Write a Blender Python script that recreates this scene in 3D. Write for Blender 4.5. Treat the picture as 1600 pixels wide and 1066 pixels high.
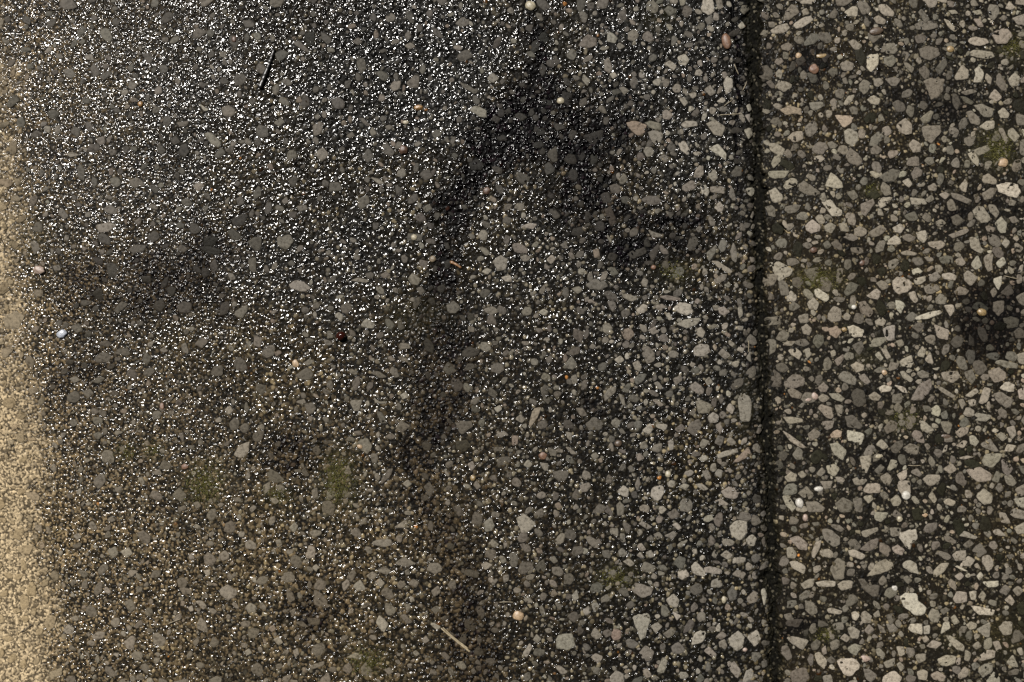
import bpy, math, random
import numpy as np

# ------------------------------------------------------------------ scale: 1 photo unit = 0.5 mm on the ground
U = 0.0005
def wx(px): return (px - 800.0) * U
def wy(py): return (533.0 - py) * U
MM = 0.001
rng = np.random.default_rng(7)
random.seed(11)

for o in list(bpy.data.objects):
    bpy.data.objects.remove(o, do_unlink=True)
SC = bpy.context.scene
COL = SC.collection

# ------------------------------------------------------------------ numpy noise
ALB = .52      # the photograph is exposed for a dark place: real reflectances are low, the exposure brings them up
_TAB = {}
def vnoise(X, Y, scale, seed):
    N = 256
    if seed not in _TAB: _TAB[seed] = np.random.default_rng(seed).random((N, N)).astype(np.float32)
    T = _TAB[seed]
    x = X / scale; y = Y / scale
    xi = np.floor(x).astype(np.int32); yi = np.floor(y).astype(np.int32)
    fx = (x - xi).astype(np.float32); fy = (y - yi).astype(np.float32)
    fx = fx * fx * (3 - 2 * fx); fy = fy * fy * (3 - 2 * fy)
    a = T[xi % N, yi % N]; b = T[(xi + 1) % N, yi % N]
    c = T[xi % N, (yi + 1) % N]; d = T[(xi + 1) % N, (yi + 1) % N]
    return (a + (b - a) * fx) + ((c + (d - c) * fx) - (a + (b - a) * fx)) * fy

def fbm(X, Y, scale, seed, octs=4, gain=0.5):
    s = 0; a = 1.0; n = 0
    for k in range(octs):
        s = s + a * vnoise(X, Y, scale / 2 ** k, seed + 17 * k); n += a; a *= gain
    return s / n

def domes(X, Y, pitch, seed, rlo, rhi, drop=0.1, ang=0.0, stretch=1.0, power=1.0):
    """rounded grains scattered on a jittered lattice: height 0..1, a random number per grain"""
    ca, sa = math.cos(ang), math.sin(ang)
    P = (X * ca + Y * sa) / (pitch * stretch); Q = (-X * sa + Y * ca) / pitch
    N = 512
    r = np.random.default_rng(seed)
    J1 = r.random((N, N), dtype=np.float32); J2 = r.random((N, N), dtype=np.float32)
    RR = (rlo + (rhi - rlo) * r.random((N, N), dtype=np.float32) ** 1.3)
    RR[r.random((N, N)) < drop] = 0.05
    ID = r.random((N, N), dtype=np.float32)
    pi_ = np.floor(P).astype(np.int32); qi = np.floor(Q).astype(np.int32)
    H = np.zeros(X.shape, np.float32); I = np.zeros(X.shape, np.float32)
    for di in (-1, 0, 1):
        for dj in (-1, 0, 1):
            a = (pi_ + di) % N; b = (qi + dj) % N
            dx = P - (pi_ + di + J1[a, b]); dy = Q - (qi + dj + J2[a, b])
            rr = RR[a, b]
            h = 1.0 - (dx * dx + dy * dy) / (rr * rr)
            h = np.where(h > 0, h * rr, 0)
            m = h > H
            H = np.where(m, h, H); I = np.where(m, ID[a, b], I)
    return H / rhi, I

def sstep(a, b, x):
    t = np.clip((x - a) / (b - a), 0, 1)
    return t * t * (3 - 2 * t)

GYK = np.array([-400, 0, 266, 532, 800, 1066, 1500.]); GXK = np.array([1172, 1180, 1188, 1195, 1208, 1215, 1226.])
def groove(py): return np.interp(py, GYK, GXK)
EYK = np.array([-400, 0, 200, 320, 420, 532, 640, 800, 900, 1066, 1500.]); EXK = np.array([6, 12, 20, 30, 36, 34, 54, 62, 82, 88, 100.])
def tan_edge(py): return np.interp(py, EYK, EXK)  # where the tan strip at the left ends

# ------------------------------------------------------------------ stones seen in the photograph (tile origin, scale, outlines)
T = {}
T[(1200, 0, 4.0)] = """2 480,75 530,35 565,50 560,100 500,100|2 690,30 740,25 795,80 780,100 730,95 700,70|2 660,110 690,95 740,125 725,155 680,145|1 920,150 960,130 1040,130 1070,170 1000,190 930,180|2 1100,115 1130,125 1160,160 1195,175 1170,200 1130,170|2 1285,120 1330,115 1350,165 1320,170|2 1400,210 1440,185 1500,175 1530,220 1480,280 1430,270|2 1250,250 1290,225 1370,245 1380,270 1320,290 1270,275|2 1265,325 1300,310 1400,325 1415,355 1370,370 1275,350|1 735,275 790,265 815,310 790,335 740,335|2 505,260 540,245 585,280 580,310 540,310|1 950,305 1000,285 1060,300 1075,345 1010,380 955,350|2 160,150 220,110 280,95 285,125 230,165 180,180|2 20,190 60,160 120,145 135,180 90,210 30,210|2 80,285 130,265 160,285 130,320 90,310|2 450,400 490,375 535,400 530,440 470,445|3 620,350 690,335 690,400 650,450 620,435|1 725,365 780,345 810,380 770,420 730,400|1 845,380 880,395 915,425 900,460 860,420|1 945,430 980,410 1010,440 1010,480 985,495 950,460|2 1170,475 1215,405 1258,440 1250,490 1180,500|3 1290,430 1320,415 1350,460 1335,510 1280,515 1300,470|2 1500,500 1540,455 1578,480 1565,535 1520,540|1 975,510 1010,490 1105,495 1095,560 1060,610 1020,620 1000,560|1 665,495 700,485 725,520 690,545 665,535|1 730,490 800,480 830,495 800,540 770,535|1 570,530 600,495 640,515 635,560 600,590 575,560|2 1380,610 1420,555 1465,610 1430,635|2 1205,575 1280,555 1310,575 1240,595|1 1205,600 1240,605 1290,640 1270,655 1230,640|1 1155,580 1185,590 1205,640 1185,690 1155,650|2 620,625 660,595 705,620 690,655 650,650|2 470,650 500,600 545,590 530,630 490,660|5 255,640 340,635 350,660 300,695 270,680|4 75,690 130,660 205,680 210,720 170,710 110,720|4 420,720 535,725 520,770 475,800 445,760|2 475,820 510,805 560,830 565,880 525,915 485,885|2 120,860 160,825 215,820 220,870 170,890|2 805,780 860,735 900,780 895,830 860,845 820,820|1 960,790 1075,785 1080,830 1020,895 975,860|1 1240,700 1270,690 1330,745 1325,780 1270,770|1 1285,660 1340,650 1410,680 1410,730 1350,730|2 1325,790 1370,755 1415,755 1415,800 1370,815|2 1440,700 1470,670 1510,710 1500,740 1455,740|2 1500,815 1530,800 1578,850 1545,890 1505,850|2 5,900 50,895 105,930 90,970 50,965 15,940|1 1130,810 1165,795 1200,820 1180,860 1140,855|2 880,905 910,870 960,900 955,945 910,955|1 640,930 680,905 715,940 680,970 645,965|2 270,985 330,970 360,995 330,1015 280,1010|1 1580,880 1610,870 1610,980 1575,960|2 1250,960 1290,945 1320,1000 1310,1045 1270,1000|2 1330,920 1380,905 1390,940 1320,975 1285,940|2 1440,810 1470,800 1505,880 1490,905|1 715,800 755,785 775,830 745,850 720,840|1 1545,710 1610,725 1610,780 1560,785|2 1130,65 1170,60 1190,85 1150,90|2 1275,70 1330,60 1345,85 1300,95|2 975,-10 1060,-10 1050,40 1010,50|2 190,-15 310,-15 280,25 210,25|1 1120,5 1165,10 1165,45 1130,45|2 1485,55 1510,5 1550,45 1520,60|2 1530,110 1610,85 1610,160 1560,150"""
T[(1200, 266, 4.0)] = """1 190,90 225,68 325,135 310,160 240,155 200,130|3 355,100 395,10 460,70 465,110 440,115|2 5,130 45,110 95,165 80,200 30,200|3 335,195 395,180 425,230 465,255 450,285 400,290 365,240|3 690,200 720,170 780,170 750,215 700,240|1 580,215 655,180 665,210 610,290 585,270|2 890,170 975,180 990,215 900,215|2 1000,100 1040,80 1062,100 1050,130 1005,125|2 1340,40 1380,20 1430,60 1430,90 1350,80|3 1435,95 1490,75 1560,90 1580,140 1550,175 1450,140|1 1145,140 1200,150 1280,190 1250,210 1160,175|3 1280,250 1310,220 1350,230 1390,295 1380,325 1330,330 1290,280|2 1380,215 1420,215 1450,265 1430,300 1390,260|3 1420,330 1460,290 1495,330 1485,390 1450,390|2 1150,290 1185,275 1230,315 1190,350 1155,335|2 1050,320 1085,305 1115,330 1095,355 1060,350|2 1130,405 1235,365 1260,375 1230,400 1160,425|3 930,390 985,375 1000,420 975,455 940,430|2 1000,450 1085,440 1110,465 1070,500 1015,475|3 740,445 800,405 835,440 825,465 750,465|1 470,420 520,395 570,425 530,445|3 230,350 275,310 330,345 320,380 270,395 240,380|2 350,350 390,325 425,350 400,395 360,380|2 520,485 590,485 595,515 570,525 520,510|2 830,515 870,500 935,520 920,535 840,530|2 1260,420 1320,425 1330,480 1355,500 1330,520 1270,490|3 1460,460 1485,420 1515,450 1485,490|2 1345,555 1380,520 1410,525 1400,580 1410,620 1380,640 1360,600|3 1270,590 1310,530 1340,600 1300,625|3 1425,580 1470,540 1490,580 1450,615|2 1170,565 1210,535 1240,580 1215,600 1180,590|2 25,600 65,570 150,620 140,655 70,695 45,650|1 225,620 310,610 320,640 280,700 240,660|1 430,620 470,615 460,700 430,710|3 900,625 935,610 970,630 940,655 905,650|2 780,695 820,660 890,690 905,720 880,755 820,775 785,740|2 915,680 985,660 990,690 940,720 920,710|1 1010,660 1060,630 1080,670 1040,700 1010,690|2 1085,650 1140,640 1180,660 1170,690 1100,680|2 1225,650 1250,625 1315,670 1270,725 1230,690|3 1410,680 1465,660 1460,710 1440,750 1415,710|2 1165,760 1200,725 1260,750 1240,780 1180,780|3 290,755 310,735 385,790 360,825 300,790|2 245,830 285,795 320,830 305,875 255,865|2 115,790 145,750 180,790 170,820 120,820|2 615,785 680,740 705,765 690,810 640,800|3 800,810 830,815 860,840 830,900 800,860|2 375,900 410,850 455,870 460,940 400,950 375,930|2 470,905 495,890 520,910 505,940 475,930|1 565,830 610,815 660,890 630,920 580,890|3 1100,845 1160,840 1165,880 1140,915|2 1410,825 1475,815 1475,880 1440,910 1410,880|3 920,920 1000,890 1080,875 1085,895 1000,930 935,935|2 1470,930 1520,915 1570,930 1560,980 1500,990|2 670,945 710,915 740,940 720,975 680,965|2 210,980 240,960 275,990 260,1035 220,1020|4 375,990 430,975 460,1010 430,1050 390,1030|3 500,980 540,970 600,1000 590,1040 540,1045 510,1020|2 720,990 795,965 790,1064 740,1064|2 1040,965 1130,1000 1120,1060 1060,1050|2 1535,1010 1570,985 1610,1010 1610,1050 1550,1050|1 190,910 250,895 255,950 200,960|1 1050,800 1080,770 1120,800 1105,840 1050,835|2 880,770 920,755 940,815 920,830 895,810|2 1390,760 1415,730 1435,765 1410,800|2 1550,790 1610,760 1610,850 1570,830|3 780,360 830,335 855,360 830,395 795,385|1 625,390 700,345 745,370 700,410 650,420|2 840,70 880,50 905,85 880,110|2 1200,100 1235,55 1250,80 1240,140 1205,120|2 1070,150 1110,135 1140,150 1110,185|1 1505,300 1545,285 1570,320 1530,335|2 5,5 130,5 110,45 40,55 10,40|2 630,8 700,5 715,30 670,55|1 490,140 540,125 565,165 530,190"""
T[(1200, 532, 3.978)] = """2 90,30 120,5 175,5 150,35|2 125,60 175,45 215,85 195,120 145,90|2 225,60 255,45 275,85 245,115|1 415,120 470,85 470,120 435,165|2 515,155 550,135 600,155 595,185 550,200|2 665,90 690,70 720,110 700,130|2 705,55 735,50 765,105 740,120|3 815,130 890,92 905,140 890,170 830,160|2 930,80 960,35 980,60 970,105 935,100|2 975,120 1010,70 1030,145 1000,145|3 1410,140 1440,120 1550,145 1545,175 1480,170|2 1540,90 1600,70 1600,150 1560,140|5 440,225 470,190 510,200 550,240 545,275 500,270 450,245|2 565,225 600,205 640,260 615,275 580,250|2 820,195 845,190 900,240 885,262 840,235|2 1075,200 1175,190 1200,225 1150,265 1090,245|1 1220,200 1270,180 1290,230 1270,280 1230,235|2 1365,190 1440,170 1480,210 1470,245 1410,265 1380,225|1 100,260 160,205 230,235 220,280 150,300 110,290|2 310,295 345,260 380,290 365,320 325,320|3 690,295 720,275 768,290 760,320 700,320|3 780,275 850,290 870,330 830,320|1 885,370 940,275 1015,238 1015,300 960,370|2 1040,285 1080,290 1165,345 1150,360 1090,330|2 1225,345 1290,295 1310,320 1260,355|2 1310,385 1345,285 1390,300 1365,375 1335,395|3 1435,295 1480,250 1530,275 1525,320 1470,315|1 1405,330 1450,320 1525,370 1495,425 1440,390 1410,365|2 1550,310 1600,290 1600,370 1560,365|2 380,330 440,330 475,360 455,385 400,360|2 625,345 665,318 705,350 690,375 645,370|3 1010,430 1050,400 1075,430 1060,475 1020,460|2 1240,370 1295,365 1290,400 1260,415|1 1180,375 1210,360 1230,395 1205,430|1 780,415 805,385 840,420 820,455 790,440|1 415,400 470,405 455,475 435,470|2 95,480 150,475 220,490 215,510 130,520|1 340,505 410,500 405,540 370,560 345,540|1 480,475 530,465 590,530 570,550 500,540|4 390,580 430,555 460,565 450,605 395,605|3 490,560 600,580 580,650 500,620|2 90,560 130,580 235,660 210,670 140,630|1 250,580 290,550 330,575 310,610 260,625|2 385,645 430,635 495,685 465,745 410,705|2 670,650 705,610 750,660 720,680|2 950,500 975,505 1035,560 990,575 950,550|2 1165,575 1200,540 1250,540 1240,580 1190,605|2 1250,595 1280,590 1310,630 1290,660 1255,640|2 1165,655 1215,620 1240,630 1215,670|1 1320,645 1380,610 1435,690 1400,690 1340,665|2 1480,545 1530,530 1545,590 1515,615|2 1415,590 1450,570 1490,600 1460,630|2 1465,690 1490,645 1540,655 1520,690|1 840,670 885,640 940,660 930,710 870,700|1 970,650 990,640 1012,660 990,685|2 1330,745 1355,705 1455,705 1440,740 1395,790 1340,775|2 1185,730 1240,715 1280,725 1215,742|2 570,725 640,712 640,760 615,830 590,815|3 740,805 765,740 805,750 800,785 755,810|2 365,780 420,770 448,800 410,850 370,820|2 660,810 700,770 725,790 690,835|2 695,850 740,820 775,860 750,905 715,885|2 800,835 860,800 860,850 830,875|2 1085,800 1140,765 1175,800 1130,830|2 1235,805 1320,785 1390,835 1380,870 1310,880 1260,850|1 1390,870 1420,810 1450,830 1430,885|1 1470,840 1510,835 1545,880 1520,910 1480,890|2 590,935 620,890 695,890 695,945 630,950|1 325,875 400,875 390,920 350,925|1 190,950 240,905 285,960 270,990 230,985|2 105,850 145,815 180,840 170,875 120,880|2 185,830 215,810 240,840 210,860|1 300,830 335,790 360,815 330,850|2 1290,970 1340,920 1395,960 1390,1010 1340,1020|2 1090,1000 1120,980 1165,1000 1150,1030 1100,1020|2 995,970 1020,935 1050,990 1030,1015|2 760,990 800,960 830,990 815,1025 775,1030|1 420,1010 470,975 530,1010 510,1066 440,1066|1 525,985 585,980 585,1066 545,1066|1 235,1005 300,1000 350,1040 340,1066 250,1066|2 1525,985 1600,975 1600,1040 1560,1040|3 90,970 130,965 175,1040 150,1066 115,1030|2 1100,655 1115,650 1110,690 1080,700|3 1020,175 1070,165 1050,190|2 590,970 640,960 655,985 620,1015|1 1535,925 1600,890 1600,960 1560,970"""
T[(1200, 800, 4.0)] = """1 335,110 390,108 450,160 445,205 405,215 345,165|2 135,165 190,148 245,195 240,240 190,230 160,200|2 270,260 295,190 330,175 320,230 285,295|2 585,120 685,95 690,115 610,160 590,150|1 570,235 640,175 690,165 680,220 630,245|3 820,130 920,105 930,165 895,195 885,240 845,195 825,170|1 965,115 990,75 1055,65 1050,110 1000,135|2 1195,150 1225,115 1305,155 1290,170 1220,155|1 1095,150 1130,150 1190,190 1160,200 1105,180|2 1440,5 1480,5 1520,75 1460,70|2 1405,115 1440,105 1490,150 1420,150|2 1535,100 1610,60 1610,130 1560,140|3 500,240 540,235 610,270 590,298 510,275|2 775,220 810,205 855,235 835,270 785,255|2 1150,270 1180,245 1235,240 1230,300 1170,305|2 1215,310 1250,275 1295,300 1260,340 1220,335|2 1340,280 1380,268 1410,310 1400,350 1370,370 1335,310|1 370,295 430,285 480,310 470,410 420,420 385,360|3 130,310 180,308 235,340 220,385 150,350|2 620,400 680,320 730,295 775,320 775,355 700,385|3 840,320 880,300 920,320 940,385 890,375 845,345|2 1030,370 1080,320 1130,320 1090,380 1040,410|3 1160,335 1190,335 1250,372 1210,365|2 1165,400 1200,375 1225,400 1195,430|3 1300,400 1330,370 1345,400 1320,430|3 300,440 345,428 420,432 415,468 310,465|3 430,455 470,430 528,430 520,475 460,490|2 205,450 250,420 290,415 280,465 220,480|1 565,420 600,418 630,460 670,455 695,460 685,530 650,530 590,475|3 825,540 855,505 930,505 940,555 985,595 970,640 920,640 860,600|3 1340,435 1440,430 1435,465 1370,470|2 1155,540 1180,495 1240,500 1240,560 1170,570|2 1310,530 1340,490 1360,520 1340,560|2 1255,500 1300,490 1295,550 1265,550|1 1440,500 1480,450 1515,480 1490,520|1 1525,490 1560,460 1595,490 1560,528|2 1475,550 1510,515 1540,560 1520,585|3 1265,585 1320,590 1425,615 1400,645 1320,640 1290,620|2 370,605 400,600 465,620 450,640 375,630|3 520,630 550,620 570,645 550,680 525,665|2 655,640 690,610 700,650 670,660|3 875,730 890,700 960,700 965,765 900,750|3 970,715 1010,705 1012,760 975,765|3 1075,765 1095,690 1130,685 1135,725|2 1300,735 1385,685 1380,785 1340,770|2 1440,720 1480,680 1525,690 1520,760 1470,770|2 495,730 530,715 575,745 560,795 520,790|2 450,790 480,760 515,790 490,815|1 600,740 630,700 665,735 630,765|1 680,695 720,720 740,760 700,750|1 735,700 780,695 820,740 760,755|2 1110,770 1140,775 1220,830 1220,870 1180,860 1140,820|2 985,840 1030,800 1090,820 1050,855|2 1275,835 1310,805 1335,840 1300,860|2 100,780 160,778 250,800 215,860 160,830|2 265,830 300,795 330,810 310,860 275,865|2 495,850 540,825 590,840 550,895 515,880|2 670,860 690,845 735,890 715,925 685,900|2 800,840 850,840 855,890 820,905|2 1400,810 1440,805 1460,850 1430,880|2 1310,910 1370,860 1420,870 1410,910 1330,930|3 425,930 460,915 540,920 575,960 515,1030 480,1020|2 290,890 320,875 370,930 350,980 310,950|2 920,890 985,885 980,930 935,945|1 720,940 790,910 790,960 740,975|2 800,950 825,935 855,970 830,1000|2 1060,920 1110,895 1170,900 1165,945 1110,965 1070,950|2 1310,990 1350,950 1405,945 1400,1000 1340,1035|2 1185,1010 1230,965 1255,990 1240,1030 1195,1045|2 1490,940 1530,890 1565,970 1520,965|2 935,1000 970,985 1000,1000 990,1050 940,1045|2 1015,1015 1060,995 1115,1030 1090,1060 1030,1045|3 710,1025 790,990 830,1030 820,1070 720,1070|1 140,1000 230,970 260,1030 230,1070 150,1070|2 340,1030 390,1015 410,1070 350,1070|2 960,790 985,770 1008,795 980,820|2 270,700 295,695 300,750 275,765 255,740|2 1140,660 1165,640 1195,690 1160,705|2 115,225 150,220 180,260 170,290 120,285"""
T[(800, 0, 4.0)] = """1 415,285 470,210 525,240 530,285 480,300|1 340,320 380,300 405,340 385,380 345,360|2 960,155 990,150 1010,180 985,195|1 415,70 440,55 475,100 460,145 435,130|5 950,60 990,25 1030,30 1030,80 980,100|3 1180,60 1200,-10 1255,-10 1265,70 1230,95|3 955,395 985,375 1030,410 1010,445|3 1035,355 1080,335 1110,370 1085,410 1045,400|3 1140,470 1160,420 1195,450 1180,475|3 1320,520 1345,475 1380,500 1380,560 1340,590|3 610,460 640,450 660,475 630,495|3 670,550 700,540 735,570 700,595|2 1200,560 1240,530 1275,580 1240,600|3 1045,620 1075,605 1100,640 1080,670|3 1280,635 1315,605 1340,625 1320,645|2 940,700 970,685 1010,720 980,750 945,740|4 710,765 770,755 840,780 830,830 790,850 740,810|2 850,830 890,815 945,835 930,890 890,905|3 1055,780 1085,755 1155,760 1160,785 1080,800|2 440,850 570,810 570,850 510,915 490,900|3 1040,900 1080,880 1115,940 1095,970 1055,940|3 1230,930 1290,900 1340,960 1335,1000 1290,970|1 915,980 960,965 990,1000 950,1020|1 250,770 310,775 340,800 280,820|2 1215,770 1270,750 1330,790 1310,850 1260,840|3 1465,660 1490,645 1503,680 1480,700|3 1455,720 1490,710 1490,770|3 1450,810 1500,795 1510,840 1480,870|3 1410,160 1440,135 1460,165 1430,185"""
T[(800, 266, 4.0)] = """3 1175,105 1210,90 1235,130 1220,165 1185,140|3 1265,235 1300,195 1325,230 1310,265 1270,255|1 810,185 850,160 910,165 940,200 890,220 850,215|1 610,100 650,85 690,110 670,150 620,140|4 575,240 620,230 655,320 620,360 600,310|2 735,380 770,355 795,370 780,410 740,420|3 850,370 880,385 945,405 920,425 870,410|1 970,275 1000,240 1010,275 990,305|1 855,520 915,455 925,480 890,560 870,570|2 705,530 760,500 830,485 840,520 790,540 740,565|4 505,500 540,490 550,545 515,550|2 595,610 640,605 670,650 620,660|1 465,715 510,680 580,690 600,725 540,750 480,740|2 370,740 420,725 445,750 410,775|1 595,820 640,815 655,860 630,890 605,850|2 685,770 730,775 790,800 750,825 700,800|2 920,790 960,780 1055,800 1050,820 960,810|3 1005,870 1050,825 1120,840 1130,890 1090,910 1030,885|3 775,875 820,835 850,850 830,890 790,895|2 885,850 940,835 965,860 930,885|3 960,900 985,890 1005,930 980,940|3 1030,960 1090,930 1185,925 1150,970 1090,990|2 565,970 605,955 630,985 610,1030 570,1010|4 680,1000 740,985 770,1030 730,1064 700,1050|3 1145,1000 1180,980 1210,1010 1190,1050 1150,1030|2 1290,860 1330,855 1360,885 1330,910 1295,895|2 1245,570 1290,570 1380,630 1360,650 1290,610|2 1260,690 1310,650 1345,655 1330,690 1280,710|1 1360,500 1385,450 1410,520 1400,580 1375,560|3 165,890 195,865 230,885 200,910|3 50,355 110,330 160,340 130,370|3 215,560 250,525 275,555 245,590|3 590,410 600,405 630,450 610,455|3 545,280 570,270 580,300 550,310|2 850,1000 900,975 930,1010 880,1030|2 1410,860 1435,850 1445,900 1420,930"""
T[(800, 532, 3.978)] = """1 800,50 845,35 890,80 885,130 840,145 815,100|3 635,120 670,95 700,120 665,150|3 695,90 720,75 735,105 710,120|2 750,140 785,125 810,165 790,195 765,175|4 705,160 725,165 745,225 730,220|3 1125,60 1160,20 1220,30 1235,70 1190,100 1140,95|2 970,80 1000,60 1040,80 1020,110 985,105|2 1095,300 1140,255 1195,300 1185,335 1120,325|2 880,265 910,255 940,295 920,310|2 1200,250 1225,225 1250,260 1215,285|1 1000,240 1050,215 1060,250 1020,280|2 570,345 600,300 650,285 640,325 580,380|2 660,330 690,340 710,410 685,400|1 720,370 750,335 800,360 770,390|1 330,145 370,100 405,150 380,185 340,170|2 365,225 400,210 410,260 380,280|2 1145,380 1180,375 1240,400 1225,450 1160,455|3 1215,480 1250,445 1285,470 1275,510 1230,510|2 395,420 440,420 470,465 430,475|1 455,520 515,475 570,520 555,570 480,560|4 105,520 130,430 185,415 160,480 115,540|1 1085,560 1110,510 1165,490 1180,530 1140,600|2 1265,530 1300,505 1310,560 1290,590|3 810,560 860,515 880,550 850,590|3 335,570 375,575 370,625 345,610|3 970,625 1005,620 1005,680 975,680|4 0,590 40,595 35,650 0,655|2 1330,620 1360,600 1395,635 1370,660|3 1275,710 1320,690 1400,672 1410,695 1330,720 1285,735|4 1380,750 1470,660 1485,700 1450,735 1400,760|2 330,660 360,665 410,710 370,710|2 490,715 520,695 545,720 510,745|2 770,710 800,700 825,735 785,755|2 870,370 900,365 945,400 920,415|2 1180,810 1215,800 1240,855 1210,875|2 1260,830 1280,800 1310,810 1300,860|2 170,760 225,765 225,800 205,815|3 655,940 695,900 730,930 720,975 690,970|3 860,970 880,890 940,890 945,950 910,1000|3 1035,910 1070,890 1105,900 1080,935|3 1135,895 1180,890 1225,925 1190,935|2 1260,1000 1300,985 1350,1020 1300,1040|2 1300,940 1360,900 1420,940 1390,985 1330,980|3 1330,430 1355,385 1385,420 1370,460|3 1400,330 1450,300 1490,380 1480,510 1420,500|3 70,775 100,740 130,770 105,795|2 20,490 50,460 85,490 60,515|3 1455,110 1480,65 1490,140|3 1395,60 1410,40 1445,45 1435,80|2 1280,80 1310,50 1360,90 1330,120|2 765,900 785,840 800,890 780,940"""
T[(800, 800, 4.0)] = """3 30,40 70,10 110,40 150,75 90,130 55,120|2 790,75 820,60 880,95 850,110|3 1000,80 1030,65 1060,100 1040,115|3 1365,90 1400,55 1470,60 1470,130 1420,180 1370,140|3 1460,170 1500,140 1530,165 1510,215 1470,205|2 1310,185 1340,165 1395,185 1380,210 1330,215|2 885,140 920,125 945,155 910,175|2 955,150 1010,120 1040,135 1000,175|2 1030,210 1080,165 1100,180 1060,225|2 665,245 690,225 725,260 700,285 670,275|2 775,210 810,195 838,235 805,245|2 835,255 870,240 895,280 860,290|3 695,310 730,290 770,325 740,345|2 800,360 830,310 895,340 890,375 840,380|3 1120,340 1150,310 1205,370 1200,405 1130,385|3 1035,370 1090,360 1110,400 1060,425 1040,410|2 1195,350 1240,340 1308,360 1300,390 1210,380|2 1300,270 1340,240 1380,270 1350,300|2 1375,390 1410,360 1465,385 1440,420|2 745,470 770,440 880,475 870,515 810,535 755,500|3 370,530 405,485 420,540 390,560|2 495,580 520,560 550,590 520,640|3 440,620 480,585 495,630 460,650|3 965,550 1010,510 1045,550 1030,600 980,580|5 1345,500 1380,460 1410,500 1400,550 1360,555|2 1465,535 1510,495 1545,510 1530,560 1480,575|3 1555,490 1580,480 1600,530 1575,590|3 1000,620 1060,650 1030,680|3 750,650 850,635 865,670 830,780 805,805 770,710|3 865,715 910,690 940,715 900,760|4 615,760 645,725 685,750 680,795 635,805|2 490,770 520,720 570,780 530,800|3 275,800 295,770 375,760 395,840 340,865 280,850|3 1120,830 1140,760 1190,735 1225,770 1180,820|3 1355,790 1410,745 1450,780 1440,850 1405,870 1365,835|3 1465,780 1530,735 1560,790 1520,845|5 690,815 740,790 790,825 760,860 710,840|2 790,890 830,838 890,870 870,930 820,940|1 995,845 1040,810 1085,865 1050,890 1005,880|2 1200,870 1230,840 1280,890 1250,910|3 65,890 110,820 130,845 95,910|2 130,800 155,765 185,795 160,825|2 490,910 520,885 570,905 540,950|3 905,1000 940,910 975,930 950,1010|2 1340,940 1380,920 1430,990 1410,1040 1370,1000|2 610,1040 650,990 700,1020 700,1070 620,1070|2 815,990 850,980 875,1020 840,1045|2 230,290 265,275 290,310 260,325|2 1275,780 1310,745 1345,770 1310,800|2 265,965 300,960 350,1000 310,1020"""
T[(400, 0, 4.0)] = """1 230,270 270,255 345,330 300,320|0 300,210 370,195 360,290 320,300|2 925,285 965,265 1000,290 960,310|1 150,510 190,485 235,520 200,540|2 835,540 860,505 905,505 900,550 860,570|1 1270,510 1320,530 1390,570 1370,590 1300,550|3 1335,690 1370,660 1440,690 1440,735 1400,730|2 1465,750 1490,720 1530,740 1510,780|1 1500,860 1550,840 1575,880 1510,880|1 660,980 700,925 740,975 700,1020|2 110,770 150,735 180,760 150,795|1 640,740 670,735 720,790 690,790|1 780,930 810,880 865,950 850,980 800,960|2 360,960 420,920 455,970 410,1010|1 1330,1020 1380,990 1430,1030 1400,1064 1340,1064|2 1440,490 1480,455 1520,490 1480,520|1 560,850 600,820 620,850 590,865|1 600,260 640,230 665,260 640,285"""
T[(400, 266, 4.0)] = """2 130,415 210,405 235,440 190,500 135,470|3 715,45 760,50 800,80 770,90|3 1040,240 1080,210 1105,245 1060,265|2 950,680 980,640 1025,680 1010,720 970,710|2 775,655 810,635 845,655 800,680|2 590,690 640,670 710,690 690,705|3 205,715 250,685 300,700 350,745 290,760 220,740|3 655,965 690,925 745,965 730,990 680,985|3 490,905 520,885 550,915 530,950|2 1480,570 1530,530 1575,560 1560,620 1510,630|3 1410,635 1440,610 1475,620 1450,655|2 1000,740 1035,725 1055,760 1030,785|1 1190,840 1240,815 1280,860 1250,895 1200,890|3 1530,670 1590,655 1600,700 1560,695|2 1170,455 1200,450 1215,490 1190,500|1 250,610 290,620 280,655|2 160,190 190,165 205,200 175,215|1 250,225 310,215 325,245 270,260"""
T[(0, 266, 4.0)] = """2 600,345 680,325 730,345 680,385 620,390|1 650,240 690,215 740,255 720,280 670,270|1 355,260 390,235 430,290 400,310|2 1200,100 1250,70 1280,95 1240,135|1 800,495 850,465 915,470 900,510 830,520|1 1245,480 1310,475 1385,500 1370,530 1300,530|1 1105,860 1140,820 1200,830 1190,890 1130,890|1 1475,180 1510,160 1530,210 1490,225|2 1420,640 1455,645 1475,680 1440,690|1 440,980 490,955 520,1000 480,1020|1 330,600 370,590 385,625 340,630|1 1550,560 1600,540 1600,640 1560,630|2 20,930 90,880 155,910 120,990 40,990|2 505,470 550,490 520,510"""
T[(0, 0, 4.0)] = """2 530,350 575,335 590,380 540,375|1 345,345 380,335 400,365 365,370|2 1275,840 1320,830 1385,890 1370,920 1330,910|1 1060,870 1100,850 1130,890 1090,910|2 410,960 450,950 500,970 440,985|1 1100,770 1180,755 1170,790 1130,795|3 1235,640 1310,690 1280,700|1 600,870 650,850 660,900 620,910|2 510,920 550,930 540,955"""
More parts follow.
